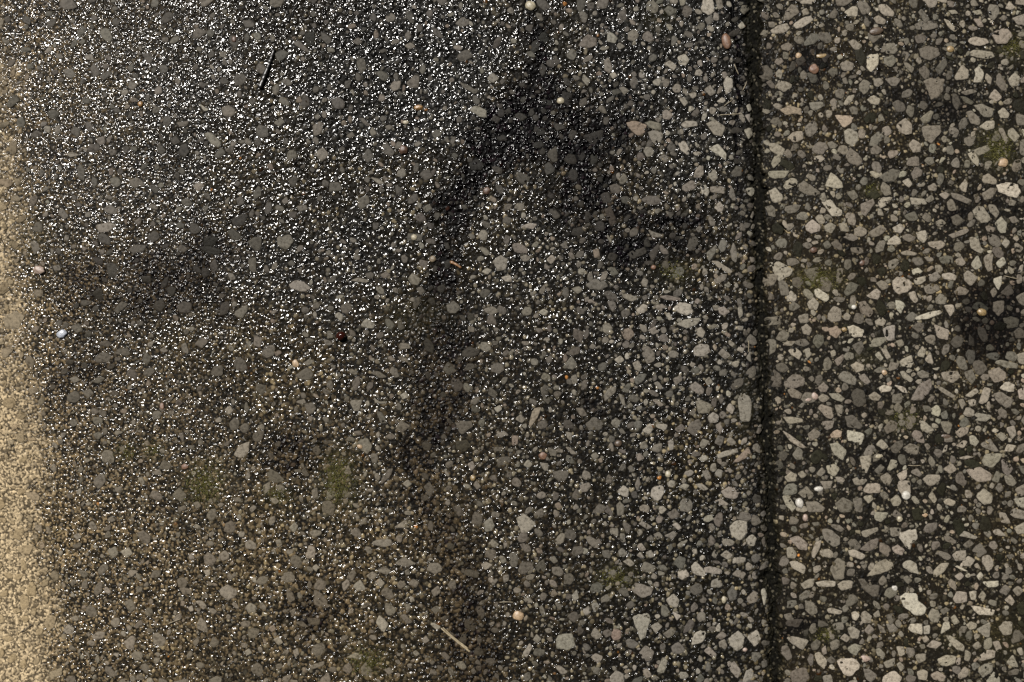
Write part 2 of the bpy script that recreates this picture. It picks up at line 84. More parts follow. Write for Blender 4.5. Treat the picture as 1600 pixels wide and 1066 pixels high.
T[(0, 532, 3.978)] = """3 565,255 620,225 655,235 620,270|2 385,60 420,55 410,90|1 510,320 560,300 585,330 550,360|2 430,240 470,220 500,250 460,265|2 1395,430 1430,405 1450,440 1420,465|3 1450,710 1490,650 1550,630 1545,690 1500,735|1 1200,1010 1230,1000 1250,1030 1220,1050|1 940,820 990,800 1010,835 970,840|1 990,680 1020,670 1030,700 1000,705|1 175,300 230,290 245,320 190,340|2 1525,5 1560,5 1560,70|1 100,590 150,550 150,640 110,630|1 1440,980 1490,975 1500,1000 1460,1005"""
T[(400, 532, 3.978)] = """2 295,140 330,115 370,130 320,160|2 880,100 920,105 950,140 900,130|2 815,105 840,95 870,125 830,130|2 1370,15 1430,10 1465,50 1430,75 1380,40|2 1160,185 1195,130 1245,190 1200,220|2 580,375 660,370 640,440 610,440|2 730,350 760,380 815,380 800,395 740,390|2 1210,520 1250,500 1340,505 1345,535 1280,585 1220,560|0 1240,630 1310,620 1340,655 1300,690 1250,680|1 1030,650 1055,620 1095,650 1075,690 1040,680|1 765,890 820,800 850,800 830,850 780,895|2 540,830 575,770 595,835|3 910,890 945,865 970,895 940,920|2 80,990 110,970 145,1000 120,1020|1 345,930 380,915 390,990 350,980|1 60,830 90,800 130,820 180,870 130,890 70,870|1 345,680 370,650 410,690 380,720|1 410,630 450,620 480,640 430,650|3 1480,420 1520,400 1530,430 1500,450|1 710,200 760,190 820,230 770,235|1 1035,210 1070,190 1090,220 1065,240|2 1315,770 1345,750 1365,790 1335,815|1 595,570 640,560 670,590 630,590|1 800,600 840,575 870,600 840,620|3 895,340 930,320 950,350 910,370|2 1490,590 1540,560 1570,590 1520,605|1 1040,910 1080,880 1110,930 1080,980|2 1350,900 1370,870 1400,910 1375,930"""
T[(0, 800, 4.0)] = """2 455,150 490,130 510,160 480,175|2 670,240 720,215 740,260 700,295|2 750,250 800,220 830,260 790,290|2 390,740 425,700 465,730 455,765 410,765|2 570,780 610,745 655,755 640,795 590,800|2 765,820 820,775 845,790 835,855 800,860|1 950,770 985,755 1035,795 1020,845 960,830|2 1370,490 1420,455 1480,490 1470,530 1420,555 1380,520|2 1220,560 1260,555 1290,590 1270,615|2 1530,200 1560,170 1600,200 1600,235 1540,230|2 1270,370 1310,360 1310,395 1290,400|3 1560,420 1600,410 1600,450|2 1530,600 1560,570 1600,590 1600,625 1550,630|2 1520,880 1555,855 1575,885 1545,900|2 1170,600 1200,585 1210,620 1185,625|1 75,620 100,600 135,620 100,640|1 10,790 50,765 90,800 40,815|1 440,660 480,650 490,680 450,685|2 700,890 740,880 740,915|1 520,870 550,880 560,920|1 590,920 610,890 625,930 605,955"""
T[(400, 800, 4.0)] = """2 860,100 930,50 970,80 960,100|2 720,200 750,175 840,170 850,210 790,220|2 305,290 330,205 370,230 365,290|1 1065,360 1090,320 1140,320 1165,360 1120,390|1 865,325 930,280 1000,325 940,345|1 355,580 365,490 410,510 470,590 430,600|2 120,180 150,170 165,205 135,225|2 90,245 115,230 130,270|2 350,350 375,325 400,350 375,375|3 605,470 650,420 690,490 640,495|2 740,440 775,415 808,445 780,475|2 690,400 730,370 765,400 720,430|1 950,450 980,415 1020,440 1000,475|2 1280,370 1330,360 1395,375 1380,415 1320,400|2 1395,340 1430,310 1480,330 1440,365|2 1450,200 1480,170 1520,205 1490,225|2 105,800 135,780 170,815 140,835|2 230,870 260,850 270,890 245,915|3 750,690 770,645 830,700 800,750 770,730|1 900,650 930,635 980,690 940,700|3 1085,700 1110,690 1155,720 1130,740|2 1030,800 1065,775 1085,805 1055,825|2 1090,610 1130,585 1160,610 1120,640|2 1245,950 1290,930 1320,975 1290,990|2 565,910 620,880 670,890 650,920|1 315,970 430,930 425,960 350,985|2 535,450 570,420 590,450 550,500|1 755,370 800,340 845,370 820,395|2 975,880 1000,865 1025,890 1000,905|1 1150,890 1180,875 1215,910 1190,930|1 1430,930 1470,910 1505,940 1470,965|2 205,620 250,600 235,660|2 800,985 840,970 860,1000 830,1020|2 1340,990 1360,975 1380,1005 1355,1020|1 240,690 290,685 330,720 290,720|2 1540,400 1580,390 1580,430 1550,445|2 1515,280 1550,275 1570,310 1540,325|2 205,100 240,65 265,90 240,130"""

TONE = np.array([(.022, .021, .014), (.140, .126, .106), (.215, .193, .160), (.295, .270, .224), (.250, .204, .160), (.140, .130, .110)])

class Stone: pass
stones = []
def add_stone(poly, tone, traced):
    s = Stone(); s.poly = np.array(poly, float); s.tone = tone; s.traced = traced
    s.c = s.poly.mean(0)
    x, y = s.poly[:, 0], s.poly[:, 1]
    s.area = abs(np.dot(x, np.roll(y, 1)) - np.dot(y, np.roll(x, 1))) / 2
    s.right = s.c[0] > groove(s.c[1])
    stones.append(s)
    return s
for (ox, oy, sc), txt in T.items():
    for item in txt.split('|'):
        f = item.split()
        pts = [tuple(float(v) for v in p.split(',')) for p in f[1:]]
        add_stone([(ox + a / sc, oy + b / sc) for a, b in pts], int(f[0]), True)

# ------------------------------------------------------------------ occupancy raster, 1 photo unit per cell
X0, X1, Y0, Y1 = -110, 1712, -82, 1150
occ = np.zeros((X1 - X0, Y1 - Y0), bool)
def raster(poly, grow=0.0):
    c = poly.mean(0); p = c + (poly - c) * (1 + grow)
    a = np.floor(p.min(0)).astype(int); b = np.ceil(p.max(0)).astype(int)
    a = np.maximum(a, (X0, Y0)); b = np.minimum(b, (X1 - 1, Y1 - 1))
    if (b <= a).any(): return None
    gx, gy = np.meshgrid(np.arange(a[0], b[0] + 1), np.arange(a[1], b[1] + 1), indexing='ij')
    ins = np.zeros(gx.shape, bool); n = len(p)
    for i in range(n):
        xi, yi = p[i]; xj, yj = p[i - 1]
        if yi == yj: continue
        ins ^= ((yi > gy) != (yj > gy)) & (gx < (xj - xi) * (gy - yi) / (yj - yi) + xi)
    return a, ins
def mark(poly, grow=0.06):
    r = raster(poly, grow)
    if r is None: return
    a, ins = r
    occ[a[0] - X0:a[0] - X0 + ins.shape[0], a[1] - Y0:a[1] - Y0 + ins.shape[1]] |= ins
for s in stones: mark(s.poly)

def shard(cx, cy, r, el):
    """a broken-stone outline: 4 to 7 unequal corners"""
    n = random.choice((4, 5, 5, 6, 6, 7)); a0 = random.uniform(0, 6.28); rot = random.uniform(0, 6.28)
    pts = []
    for k in range(n):
        a = a0 + (k + random.uniform(-.28, .28)) * 6.2832 / n
        q = r * random.uniform(.72, 1.18)
        x, y = q * math.cos(a) * el, q * math.sin(a) / el
        pts.append((cx + x * math.cos(rot) - y * math.sin(rot), cy + x * math.sin(rot) + y * math.cos(rot)))
    return pts
def fill(n, rlo, rhi, side, tones, tries=6, power=1.6):
    for _ in range(n):
        for _t in range(tries):
            cx = random.uniform(X0 + 10, X1 - 10); cy = random.uniform(Y0 + 10, Y1 - 10)
            g = groove(cy)
            if side == 'r' and cx < g + 9: continue
            if side in 'lm' and cx > g - 11: continue
            if side == 'm' and cx < 1130 - 420 * random.random() ** .8: continue
            r = rlo + (rhi - rlo) * random.random() ** power
            outside = cx < 0 or cx > 1600 or cy < 0 or cy > 1066
            if outside: r = min(r * 1.4, 15)
            i, j = int(cx - X0), int(cy - Y0); k = int(r * .66) + 1
            if occ[max(i - k, 0):i + k, max(j - k, 0):j + k].any(): continue
            p = np.array(shard(cx, cy, r, random.uniform(1.0, 1.35)))
            s = add_stone(p, random.choice(tones), False); mark(p, .1)
            break
fill(2600, 5, 13, 'r', (1, 1, 1, 1, 2, 2, 5, 0), power=1.2)
fill(3600, 2.0, 5.5, 'r', (1, 1, 2, 2, 3, 4, 5))
fill(900, 5, 11, 'm', (1, 1, 2, 2, 3, 5))
fill(1500, 2.4, 5, 'm', (1, 2, 2, 3, 3, 4))
fill(650, 6, 12, 'l', (1, 1, 1, 2, 2, 5))
fill(1800, 2.6, 6, 'l', (1, 1, 2, 2, 3, 4))

# ------------------------------------------------------------------ materials
def new_mat(name):
    m = bpy.data.materials.new(name); m.use_nodes = True
    nt = m.node_tree
    for n in list(nt.nodes): nt.nodes.remove(n)
    out = nt.nodes.new('ShaderNodeOutputMaterial'); b = nt.nodes.new('ShaderNodeBsdfPrincipled')
    nt.links.new(b.outputs[0], out.inputs[0])
    return m, nt, b
def N(nt, t, **kw):
    n = nt.nodes.new(t)
    for k, v in kw.items(): setattr(n, k, v)
    return n
def mathn(nt, op, a, b=None, c=None, clamp=False):
    n = N(nt, 'ShaderNodeMath', operation=op); n.use_clamp = clamp
    for i, v in enumerate((a, b, c)):
        if v is None: continue
        if isinstance(v, (int, float)): n.inputs[i].default_value = v
        else: nt.links.new(v, n.inputs[i])
    return n.outputs[0]
def ramp(nt, src, stops):
    n = N(nt, 'ShaderNodeValToRGB')
    e = n.color_ramp.elements
    while len(e) > 1: e.remove(e[-1])
    e[0].position = stops[0][0]; e[0].color = (*stops[0][1], 1)
    for p, c in stops[1:]:
        q = e.new(p); q.color = (*c, 1)
    nt.links.new(src, n.inputs[0])
    return n.outputs[0]
def mixc(nt, fac, a, b, mode='MIX'):
    n = N(nt, 'ShaderNodeMix', data_type='RGBA', blend_type=mode)
    for sock, v in ((n.inputs[0], fac), (n.inputs[6], a), (n.inputs[7], b)):
        if isinstance(v, (int, float)): sock.default_value = v
        elif isinstance(v, tuple): sock.default_value = (*v, 1)
        else: nt.links.new(v, sock)
    return n.outputs[2]

def surface_material(name, dry_rough, wet_rough, speckle, bump_scale, bump_dist, pits=False):
    m, nt, b = new_mat(name)
    pos = N(nt, 'ShaderNodeNewGeometry').outputs['Position']
    col = N(nt, 'ShaderNodeAttribute', attribute_name='Tint').outputs['Color']
    wet = N(nt, 'ShaderNodeAttribute', attribute_name='wet').outputs['Fac']
    n1 = N(nt, 'ShaderNodeTexNoise'); n1.inputs['Scale'].default_value = 1500; n1.inputs['Detail'].default_value = 3
    nt.links.new(pos, n1.inputs['Vector'])
    lo, hi = 1 - speckle, 1 + speckle
    f = ramp(nt, n1.outputs['Fac'], [(.28, (lo,) * 3), (.5, (1, 1, 1)), (.72, (hi,) * 3)])
    c = mixc(nt, 1.0, col, f, 'MULTIPLY')
    hsrc = n1.outputs['Fac']
    if pits:
        n2 = N(nt, 'ShaderNodeTexNoise'); n2.inputs['Scale'].default_value = 420; n2.inputs['Detail'].default_value = 4
        nt.links.new(pos, n2.inputs['Vector'])
        f2 = ramp(nt, n2.outputs['Fac'], [(.34, (.55, .53, .49)), (.46, (.92, .92, .91)), (.64, (1.14, 1.13, 1.10))])
        c = mixc(nt, 1.0, c, f2, 'MULTIPLY')
        v = N(nt, 'ShaderNodeTexVoronoi'); v.inputs['Scale'].default_value = 620; nt.links.new(pos, v.inputs['Vector'])
        pit = ramp(nt, v.outputs['Distance'], [(.05, (.35, .32, .28)), (.16, (1, 1, 1))])
        c = mixc(nt, mathn(nt, 'GREATER_THAN', n2.outputs['Fac'], .53), c, mixc(nt, 1.0, c, pit, 'MULTIPLY'))
        hsrc = mathn(nt, 'ADD', n1.outputs['Fac'], mathn(nt, 'MULTIPLY', n2.outputs['Fac'], 1.6))
    nt.links.new(c, b.inputs['Base Color'])
    film = mathn(nt, 'MULTIPLY', wet, 1.0 if pits else 2.4, clamp=True)
    r = mathn(nt, 'MULTIPLY_ADD', film, wet_rough - dry_rough, dry_rough)
    nt.links.new(r, b.inputs['Roughness'])
    b.inputs['IOR'].default_value = 1.45 if pits else 1.62
    nt.links.new(mathn(nt, 'MULTIPLY_ADD', mathn(nt, 'MULTIPLY', wet, wet), .50 if pits else .36, .03), b.inputs['Specular IOR Level'])
    bp = N(nt, 'ShaderNodeBump'); bp.inputs['Distance'].default_value = bump_dist
    nt.links.new(mathn(nt, 'MULTIPLY_ADD', wet, -.95 if not pits else -.5, 1.0), bp.inputs['Strength'])
    nt.links.new(hsrc, bp.inputs['Height']); nt.links.new(bp.outputs[0], b.inputs['Normal'])
    return m
M_BINDER = surface_material('bitumen_grit', .75, .135, .35, 0, .00022)
M_STONE = surface_material('crushed_stone', .72, .20, .28, 0, .00042, pits=True)
M_DIRT = surface_material('damp_dirt', .9, .5, .4, 0, .0003)

def plain_material(name, c, c2, rough, scale=900, bump=.0002):
    m, nt, b = new_mat(name)
    pos = N(nt, 'ShaderNodeNewGeometry').outputs['Position']
    n = N(nt, 'ShaderNodeTexNoise'); n.inputs['Scale'].default_value = scale; n.inputs['Detail'].default_value = 4
    nt.links.new(pos, n.inputs['Vector'])
    nt.links.new(ramp(nt, n.outputs['Fac'], [(.32, tuple(v * ALB for v in c2)), (.62, tuple(v * ALB for v in c))]), b.inputs['Base Color'])
    b.inputs['Roughness'].default_value = rough
    bp = N(nt, 'ShaderNodeBump'); bp.inputs['Distance'].default_value = bump
    nt.links.new(n.outputs['Fac'], bp.inputs['Height']); nt.links.new(bp.outputs[0], b.inputs['Normal'])
    return m

# ------------------------------------------------------------------ mesh helpers
def tag(o, label=None, cat=None, group=None, kind=None):
    if label: o['label'] = label
    if cat: o['category'] = cat
    if group: o['group'] = group
    if kind: o['kind'] = kind
    return o
def make_obj(name, verts, faces, mat, parent=None, tint=None, wet=None, smooth=True, loc=None):
    me = bpy.data.meshes.new(name)
    verts = np.asarray(verts, np.float64)
    if loc is not None: verts = verts - np.array(loc)
    me.from_pydata(verts.tolist(), [], faces)
    finish(me, mat, tint, wet, smooth)
    o = bpy.data.objects.new(name, me); COL.objects.link(o)
    if loc is not None: o.location = loc
    if parent is not None: o.parent = parent
    return o
def finish(me, mat, tint, wet, smooth):
    nv = len(me.vertices)
    if tint is not None:
        a = me.attributes.new('Tint', 'FLOAT_COLOR', 'POINT')
        buf = np.ones((nv, 4), np.float32); buf[:, :3] = np.asarray(tint) * ALB; a.data.foreach_set('color', buf.ravel())
    if wet is not None:
        a = me.attributes.new('wet', 'FLOAT', 'POINT')
        buf = np.zeros(nv, np.float32); buf[:] = wet; a.data.foreach_set('value', buf)
    me.materials.append(mat)
    if smooth: me.polygons.foreach_set('use_smooth', np.ones(len(me.polygons), bool))
    me.update()
def grid_obj(name, PX, PY, Z, mat, tint, wet):
    nu, nv = PX.shape
    me = bpy.data.meshes.new(name)
    co = np.empty((nu * nv, 3), np.float32)
    co[:, 0] = wx(PX).ravel(); co[:, 1] = wy(PY).ravel(); co[:, 2] = Z.ravel()
    idx = np.arange(nu * nv, dtype=np.int32).reshape(nu, nv)
    q = np.stack([idx[:-1, :-1], idx[:-1, 1:], idx[1:, 1:], idx[1:, :-1]], -1).reshape(-1, 4)
    nq = len(q)
    me.vertices.add(nu * nv); me.loops.add(nq * 4); me.polygons.add(nq)
    me.vertices.foreach_set('co', co.ravel())
    me.loops.foreach_set('vertex_index', q.ravel())
    me.polygons.foreach_set('loop_start', np.arange(0, nq * 4, 4, dtype=np.int32))
    me.polygons.foreach_set('loop_total', np.full(nq, 4, np.int32))
    me.update(calc_edges=True)
    finish(me, mat, tint.reshape(-1, 3), wet.ravel(), True)
    o = bpy.data.objects.new(name, me); COL.objects.link(o)
    return o

# ------------------------------------------------------------------ large-scale shape and stains shared by slab and stones
BAND = [(820, -90), (832, 60), (828, 130), (775, 215), (722, 290), (704, 400), (694, 500), (686, 620), (664, 715), (690, 820), (715, 920), (738, 1030), (755, 1160)]
BANDW = [(-90, 40, .8), (60, 42, .95), (180, 46, 1.1), (235, 62, 1.15), (320, 42, .9), (430, 36, .9), (510, 44, 1.1), (580, 46, 1.1), (700, 48, 1.15), (780, 48, 1.05), (900, 46, .9), (1030, 44, .8), (1160, 40, .7)]
SPOTS = [(270, 410, 140, 78, 1.0), (170, 450, 80, 45, .7), (330, 470, 70, 40, .6), (915, 240, 85, 80, 1.1), (905, 335, 70, 50, .9), (1075, 345, 100, 60, .48), (985, 400, 60, 28, .6), (455, 712, 75, 45, .75),
         (500, 955, 60, 50, 1.1), (800, 210, 70, 40, 1.0), (870, 140, 40, 40, .5), (150, 565, 60, 60, .6), (90, 600, 36, 40, .4), (1575, 500, 85, 62, 1.25), (1515, 465, 44, 26, .6), (1440, 150, 90, 60, .7), (1260, 95, 60, 55, .6), (1330, 395, 60, 34, .6),
         (1345, 640, 46, 40, .4), (1360, 910, 60, 36, .5), (1250, 975, 34, 44, .6), (1530, 330, 60, 40, .5), (140, 835, 36, 30, .7), (950, 640, 80, 40, .45), (560, 30, 60, 40, .4), (1395, 720, 50, 26, .5),
         (900, 900, 70, 50, .4), (880, 1010, 60, 40, .4), (1000, 130, 60, 60, .3), (600, 320, 60, 30, .35), (470, 250, 60, 34, .35), (755, 1000, 40, 50, .5), (300, 230, 70, 40, .3), (340, 590, 60, 30, .3)]
MOSS = [(528, 750, 26, 38, 1.0), (318, 756, 30, 30, .85), (432, 772, 20, 16, .6), (198, 706, 18, 14, .5), (238, 702, 20, 14, .5), (1557, 232, 26, 24, 1.0), (1278, 436, 34, 16, .9),
        (1412, 655, 26, 18, .45), (1052, 425, 30, 16, .45), (962, 902, 34, 20, .45), (572, 1032, 34, 24, .6), (1582, 74, 20, 14, .8), (1290, 992, 22, 14, .5), (1165, 640, 12, 40, .35),
        (648, 492, 46, 22, .30), (1362, 296, 14, 10, .5), (1570, 1000, 40, 30, .35), (1350, 560, 18, 12, .4), (1030, 30, 26, 20, .3), (46, 372, 24, 26, .4), (1492, 1003, 30, 18, .3), (1205, 830, 14, 14, .3)]
def band_d(X, Y):
    bx = np.interp(Y, [p[1] for p in BAND], [p[0] for p in BAND])
    return X - bx
def stain(X, Y):
    wob = (fbm(X, Y, 90, 301) - .5)
    d = band_d(X, Y) + wob * 70
    bw = np.interp(Y, [p[0] for p in BANDW], [p[1] for p in BANDW]); ba = np.interp(Y, [p[0] for p in BANDW], [p[2] for p in BANDW])
    s = ba * np.exp(-(d / bw) ** 2) * (.7 + .7 * (fbm(X, Y, 60, 77) - .3))
    for cx, cy, rx, ry, a in SPOTS:
        q = ((X - cx) / rx) ** 2 + ((Y - cy) / ry) ** 2
        s = s + a * .8 * np.exp(-q * 1.1 + wob * 2.6)
    e = X - groove(Y)
    s = s + .4 * np.exp(-((e + 24) / 13.0) ** 2) * (e < 0) + .25 * np.exp(-((e - 16) / 10.0) ** 2) * (e > 0)
    s = np.minimum(s, 1.15) * (.75 + .8 * (fbm(X, Y, 30, 6, 3) - .25)) + .45 * (fbm(X, Y, 150, 5) - .52)
    ck = X - (groove(Y) - 33 + (vnoise(Y * 0, Y, 40, 700) - .5) * 12)
    s = s + .9 * np.exp(-(ck / 2.6) ** 2) * sstep(380, 240, Y)
    return sstep(.05, .86, s + (fbm(X, Y, 15, 9, 3) - .5) * 1.0 * np.minimum(1, np.maximum(s, 0) * 3))
def mossy(X, Y):
    w = fbm(X, Y, 26, 411, 3) - .5
    s = np.zeros(np.shape(X), np.float32)
    for cx, cy, rx, ry, a in MOSS:
        q = ((X - cx) / rx) ** 2 + ((Y - cy) / ry) ** 2
        s = np.maximum(s, a * np.clip(np.exp(-q * .8) * 1.3 + w * 1.0 * np.exp(-q * .3), 0, 1))
    return np.clip(s, 0, 1)
def tannish(X, Y):  # tan tone towards the left edge, stronger lower down
    e = tan_edge(Y) + (fbm(X, Y, 60, 900) - .5) * 70 + (fbm(X, Y, 10, 901, 2) - .5) * 50
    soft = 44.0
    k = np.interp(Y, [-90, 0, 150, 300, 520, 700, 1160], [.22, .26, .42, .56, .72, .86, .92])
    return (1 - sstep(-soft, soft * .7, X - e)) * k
def relief(X, Y):
    """gentle waviness of the laid surface, metres"""
    z = (fbm(X, Y, 320, 40, 3) - .5) * 3.0 * MM + (fbm(X, Y, 60, 41, 2) - .5) * .8 * MM
    d = band_d(X, Y) + (fbm(X, Y, 90, 301) - .5) * 90
    z = z - .5 * MM * np.exp(-(d / 40.0) ** 2) * (X < 1160)
    return z
def shoulder(X, Y, wob):
    """roll-off of both slabs into the joint, metres below the face"""
    t = X - groove(Y)
    left = np.clip((t + 27 + wob) / 27.0, 0, 1.6)
    right = np.clip((9 + wob * .9 - t) / 9.0, 0, 1.6)
    return np.where(t < 0, -11 * MM * left ** 3.0, -11 * MM * right ** 1.9)
def wetness(X, Y):
    w = np.interp(X, [-120, 20, 110, 500, 800, 1000, 1110, 1165], [.8, .9, 1.0, 1.0, .92, .80, .68, .52])
    w = w * np.interp(Y, [-90, 200, 600, 1100], [1.05, .98, .80, .66])
    w = w + (fbm(X, Y, 110, 66) - .5) * .22
    r = np.interp(Y, [-90, 250, 420, 1100], [.50, .40, .26, .22]) + (fbm(X, Y, 90, 67) - .5) * .3
    return np.clip(np.where(X > groove(Y), r, w), 0, 1)

def base_color(X, Y, I, H, right):
    r1 = (I * 7919.0) % 1.0; r2 = (I * 104729.0) % 1.0
    dark = np.array((.0085, .0070, .0050)) if right else np.array((.0058, .0052, .0042))
    c = np.ones(X.shape + (3,), np.float32) * dark
    if right: g = np.where(r1 < .62, .004 + .009 * r2, np.where(r1 < .88, .020 + .036 * r2, .08 + .14 * r2))
    else:
        g = np.where(r1 < .50, .005 + .010 * r2, np.where(r1 < .85, .026 + .046 * r2, .09 + .14 * r2))
        g = g * np.interp(X, [0, 400, 800, 1150], [.85, .75, .85, .95]) * np.interp(Y + np.maximum(X - 500, 0) * .5, [0, 300, 800], [.40, .60, .95])
    wy_ = np.interp(Y, [0, 350, 900], [0, .5, 1.0]) if not right else .9
    warm = np.stack([1.0 + .10 * wy_ + .10 * r2, np.ones_like(r2), .94 - .20 * wy_ - .12 * r2], -1)
    rust = (r2 > .993)[..., None] * np.array((1.5, .8, .35)) + (r2 <= .993)[..., None] * np.ones(3)
    k = sstep(.08, .4, H)[..., None]
    c = c * (1 - k) + g[..., None] * warm * rust * k
    st = stain(X, Y)[..., None]
    c = c * (1 - (.82 if right else .94) * st * np.array((1.0, 1.02, .97)))
    br = sstep(.48, .72, fbm(X, Y, 140, 222))[..., None]
    c = c * (1 + br * np.array((.38, .26, .02)))
    mo = mossy(X, Y)[..., None]
    mo = mo * (.55 if not right else .75)
    c = c * (1 - .75 * mo) + mo * .75 * (np.array((.048, .043, .014)) * (.5 + .9 * r2[..., None]))
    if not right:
        tail = .20 * np.exp(-np.maximum(X - tan_edge(Y), 0) / 130.0) + .11 * sstep(300, 900, Y) * sstep(1050, 500, X)
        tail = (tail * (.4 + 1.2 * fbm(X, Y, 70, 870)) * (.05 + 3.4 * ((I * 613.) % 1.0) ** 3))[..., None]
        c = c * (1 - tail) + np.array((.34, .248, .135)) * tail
    sa = tannish(X, Y); sa = (sstep(.12, .88, sa + ((I * 271.) % 1.0 - .5) * .7 * (sa > .03)) * .6 + sa * .4)[..., None]
    sc_ = np.array((.60, .47, .29)) * (.42 + .72 * r2[..., None])  # tan tone of the left strip, varied per grain
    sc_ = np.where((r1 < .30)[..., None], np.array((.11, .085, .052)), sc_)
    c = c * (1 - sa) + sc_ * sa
    return c

# ------------------------------------------------------------------ stone cover mask on the slab grids
mask = np.zeros(occ.shape, np.float32)
for s in stones:
    r = raster(s.poly, .02)
    if r is None: continue
    a, ins = r
    mask[a[0] - X0:a[0] - X0 + ins.shape[0], a[1] - Y0:a[1] - Y0 + ins.shape[1]][ins] = 1
def sample_mask(X, Y):
    i = np.clip(np.rint(X - X0), 0, mask.shape[0] - 1).astype(int); j = np.clip(np.rint(Y - Y0), 0, mask.shape[1] - 1).astype(int)
    return mask[i, j]

def slab(name, right):
    ys = np.arange(Y0, Y1, 1.0 if right else .86)
    if right:
        nu = 600; t = np.linspace(0, 1, nu)[:, None]
        g = groove(ys)[None, :] + 1.0
        PX = g + (X1 - g) * t ** 1.08
    else:
        nu = 1640; t = np.linspace(0, 1, nu)[:, None]
        g = groove(ys)[None, :]
        PX = X0 + (g - X0) * (1 - (1 - t) ** 1.04)
    PY = np.broadcast_to(ys[None, :], PX.shape)
    PX = PX.astype(np.float32); PY = np.ascontiguousarray(PY).astype(np.float32)
    wobx = (fbm(PX, PY, 22, 12, 4, .7) - .5) * 30
    if right:
        WX = PX + (fbm(PX, PY, 7, 141, 2) - .5) * 5; WY = PY + (fbm(PX, PY, 7, 142, 2) - .5) * 5
        H1, I1 = domes(WX, WY, 6.0, 21, .30, .60, .35)
        H2, I2 = domes(WX, WY, 3.3, 22, .40, .62, .2)
        big = H1 > .12
        H = np.where(big, H1, H2 * .55); I = np.where(big, I1, I2)
        Z = H1 * .42 * MM + H2 * .17 * MM - .42 * MM
    else:
        f = 1 - sstep(120, 620, PX + (fbm(PX, PY, 150, 8) - .5) * 160)
        WX = PX + (fbm(PX, PY, 8, 151, 2) - .5) * 4; WY = PY + (fbm(PX, PY, 8, 152, 2) - .5) * 4
        A, IA = domes(WX, WY, 5.7, 31, .34, .66, .14, ang=2.2, stretch=1.12)
        B, IB = domes(WX, WY, 4.0, 32, .36, .66, .12, ang=2.2, stretch=1.06)
        C, IC = domes(WX, WY, 3.4, 33, .42, .64, .15)
        H = A * (1 - f) + B * f
        I = np.where(f < .5, np.where(A > .1, IA, IC), np.where(B > .1, IB, IC))
        far = 1 + .35 * sstep(650, 1050, PX) + .25 * sstep(450, 950, PY) * sstep(1000, 600, PX) + .55 * sstep(500, 0, PY) * sstep(900, 300, PX)
        fl = 1 + .35 * stain(PX, PY)
        Z = (A * (1 - f) * .62 * MM + B * (.20 + .24 * f) * MM + C * .13 * MM) * far * fl - .5 * MM
        I = np.where(PX < 170, np.where(C > .2, IC, IB), I)
    m = sample_mask(PX, PY)
    cover = sstep(.40, .54, fbm(PX, PY, 9, 55, 2)) if not right else sstep(.68, .76, fbm(PX, PY, 9, 56, 3))
    keep = 1 - m * (1 - cover * (.9 if not right else .6))
    amp = sstep(.35, 0, np.abs(0 * PX)) if False else 1.0
    Z = Z * keep - (1 - keep) * .5 * MM
    if right: Z = Z + m * cover * (.95 + .5 * (fbm(PX, PY, 4, 57, 1) - .5)) * MM
    Z = Z + (fbm(PX, PY, 5, 91, 2) - .5) * .08 * MM
    Z = Z + relief(PX, PY) + shoulder(PX, PY, wobx)
    if not right:
        ck = PX - (groove(PY) - 33 + (vnoise(PY * 0, PY, 40, 700) - .5) * 12)
        Z = Z - 1.6 * MM * np.exp(-(ck / 2.2) ** 2) * sstep(380, 240, PY) * sstep(.3, .5, fbm(PX * 0, PY, 50, 701, 2))
    # a broken-out notch in the edge of the drier slab
    Z = Z - 5 * MM * np.exp(-(((PX - 1222) / 13) ** 2 + ((PY - 357) / 6) ** 2) * 1.2)
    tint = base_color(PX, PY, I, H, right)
    depth = np.clip(-shoulder(PX, PY, wobx) / (3.5 * MM), 0, 1)[..., None]
    soil = np.array((.0105, .0098, .0062)) * (.5 + 1.6 * ((I * 331.) % 1.0))[..., None]
    tint = tint * (1 - .8 * depth) + soil * .8 * depth
    wet = wetness(PX, PY) * (1 - .9 * tannish(PX, PY)) * (1 - .5 * mossy(PX, PY)) * (1 - .6 * depth[..., 0])
    r3 = (I * 4409.) % 1.0
    wet = wet * np.where(r3 < .22, .15, .50 + .5 * r3) * (1 - (.42 if not right else .5) * stain(PX, PY))
    return grid_obj(name, PX, PY, Z, M_BINDER, tint, wet)

left = tag(slab('wet_pavement', False), 'dark wet gritty asphalt glittering with droplets, covering most of the view', 'pavement', kind='structure')
rightp = tag(slab('pavement', True), 'drier dark pavement packed with clear pale angular stones beyond the joint', 'pavement', kind='structure')

# dirt lying in the joint
ys = np.arange(Y0, Y1, 1.0); us = np.linspace(-26, 24, 56)
PX = groove(ys)[None, :] + us[:, None]; PY = np.broadcast_to(ys[None, :], PX.shape).copy()
D1, J1_ = domes(PX, PY, 7, 61, .35, .66, .3); D2, J2_ = domes(PX, PY, 3.6, 62, .4, .62, .1)
Zd = -6.0 * MM + D1 * 1.6 * MM + D2 * .5 * MM + (fbm(PX, PY, 40, 63) - .5) * 3.0 * MM
rr = (J2_ * 977.) % 1.0
td = np.array((.0060, .0055, .0036)) * (.4 + 1.3 * rr)[..., None]
td = np.where((rr > .86)[..., None], np.array((.13, .115, .082)) * rr[..., None] ** 8, td)
joint = tag(grid_obj('joint_dirt', PX.astype(np.float32), PY.astype(np.float32), Zd.astype(np.float32), M_DIRT, td.astype(np.float32), np.full(PX.shape, .1, np.float32)),
            'black damp dirt filling the long joint between the two paved surfaces', 'dirt', kind='stuff')

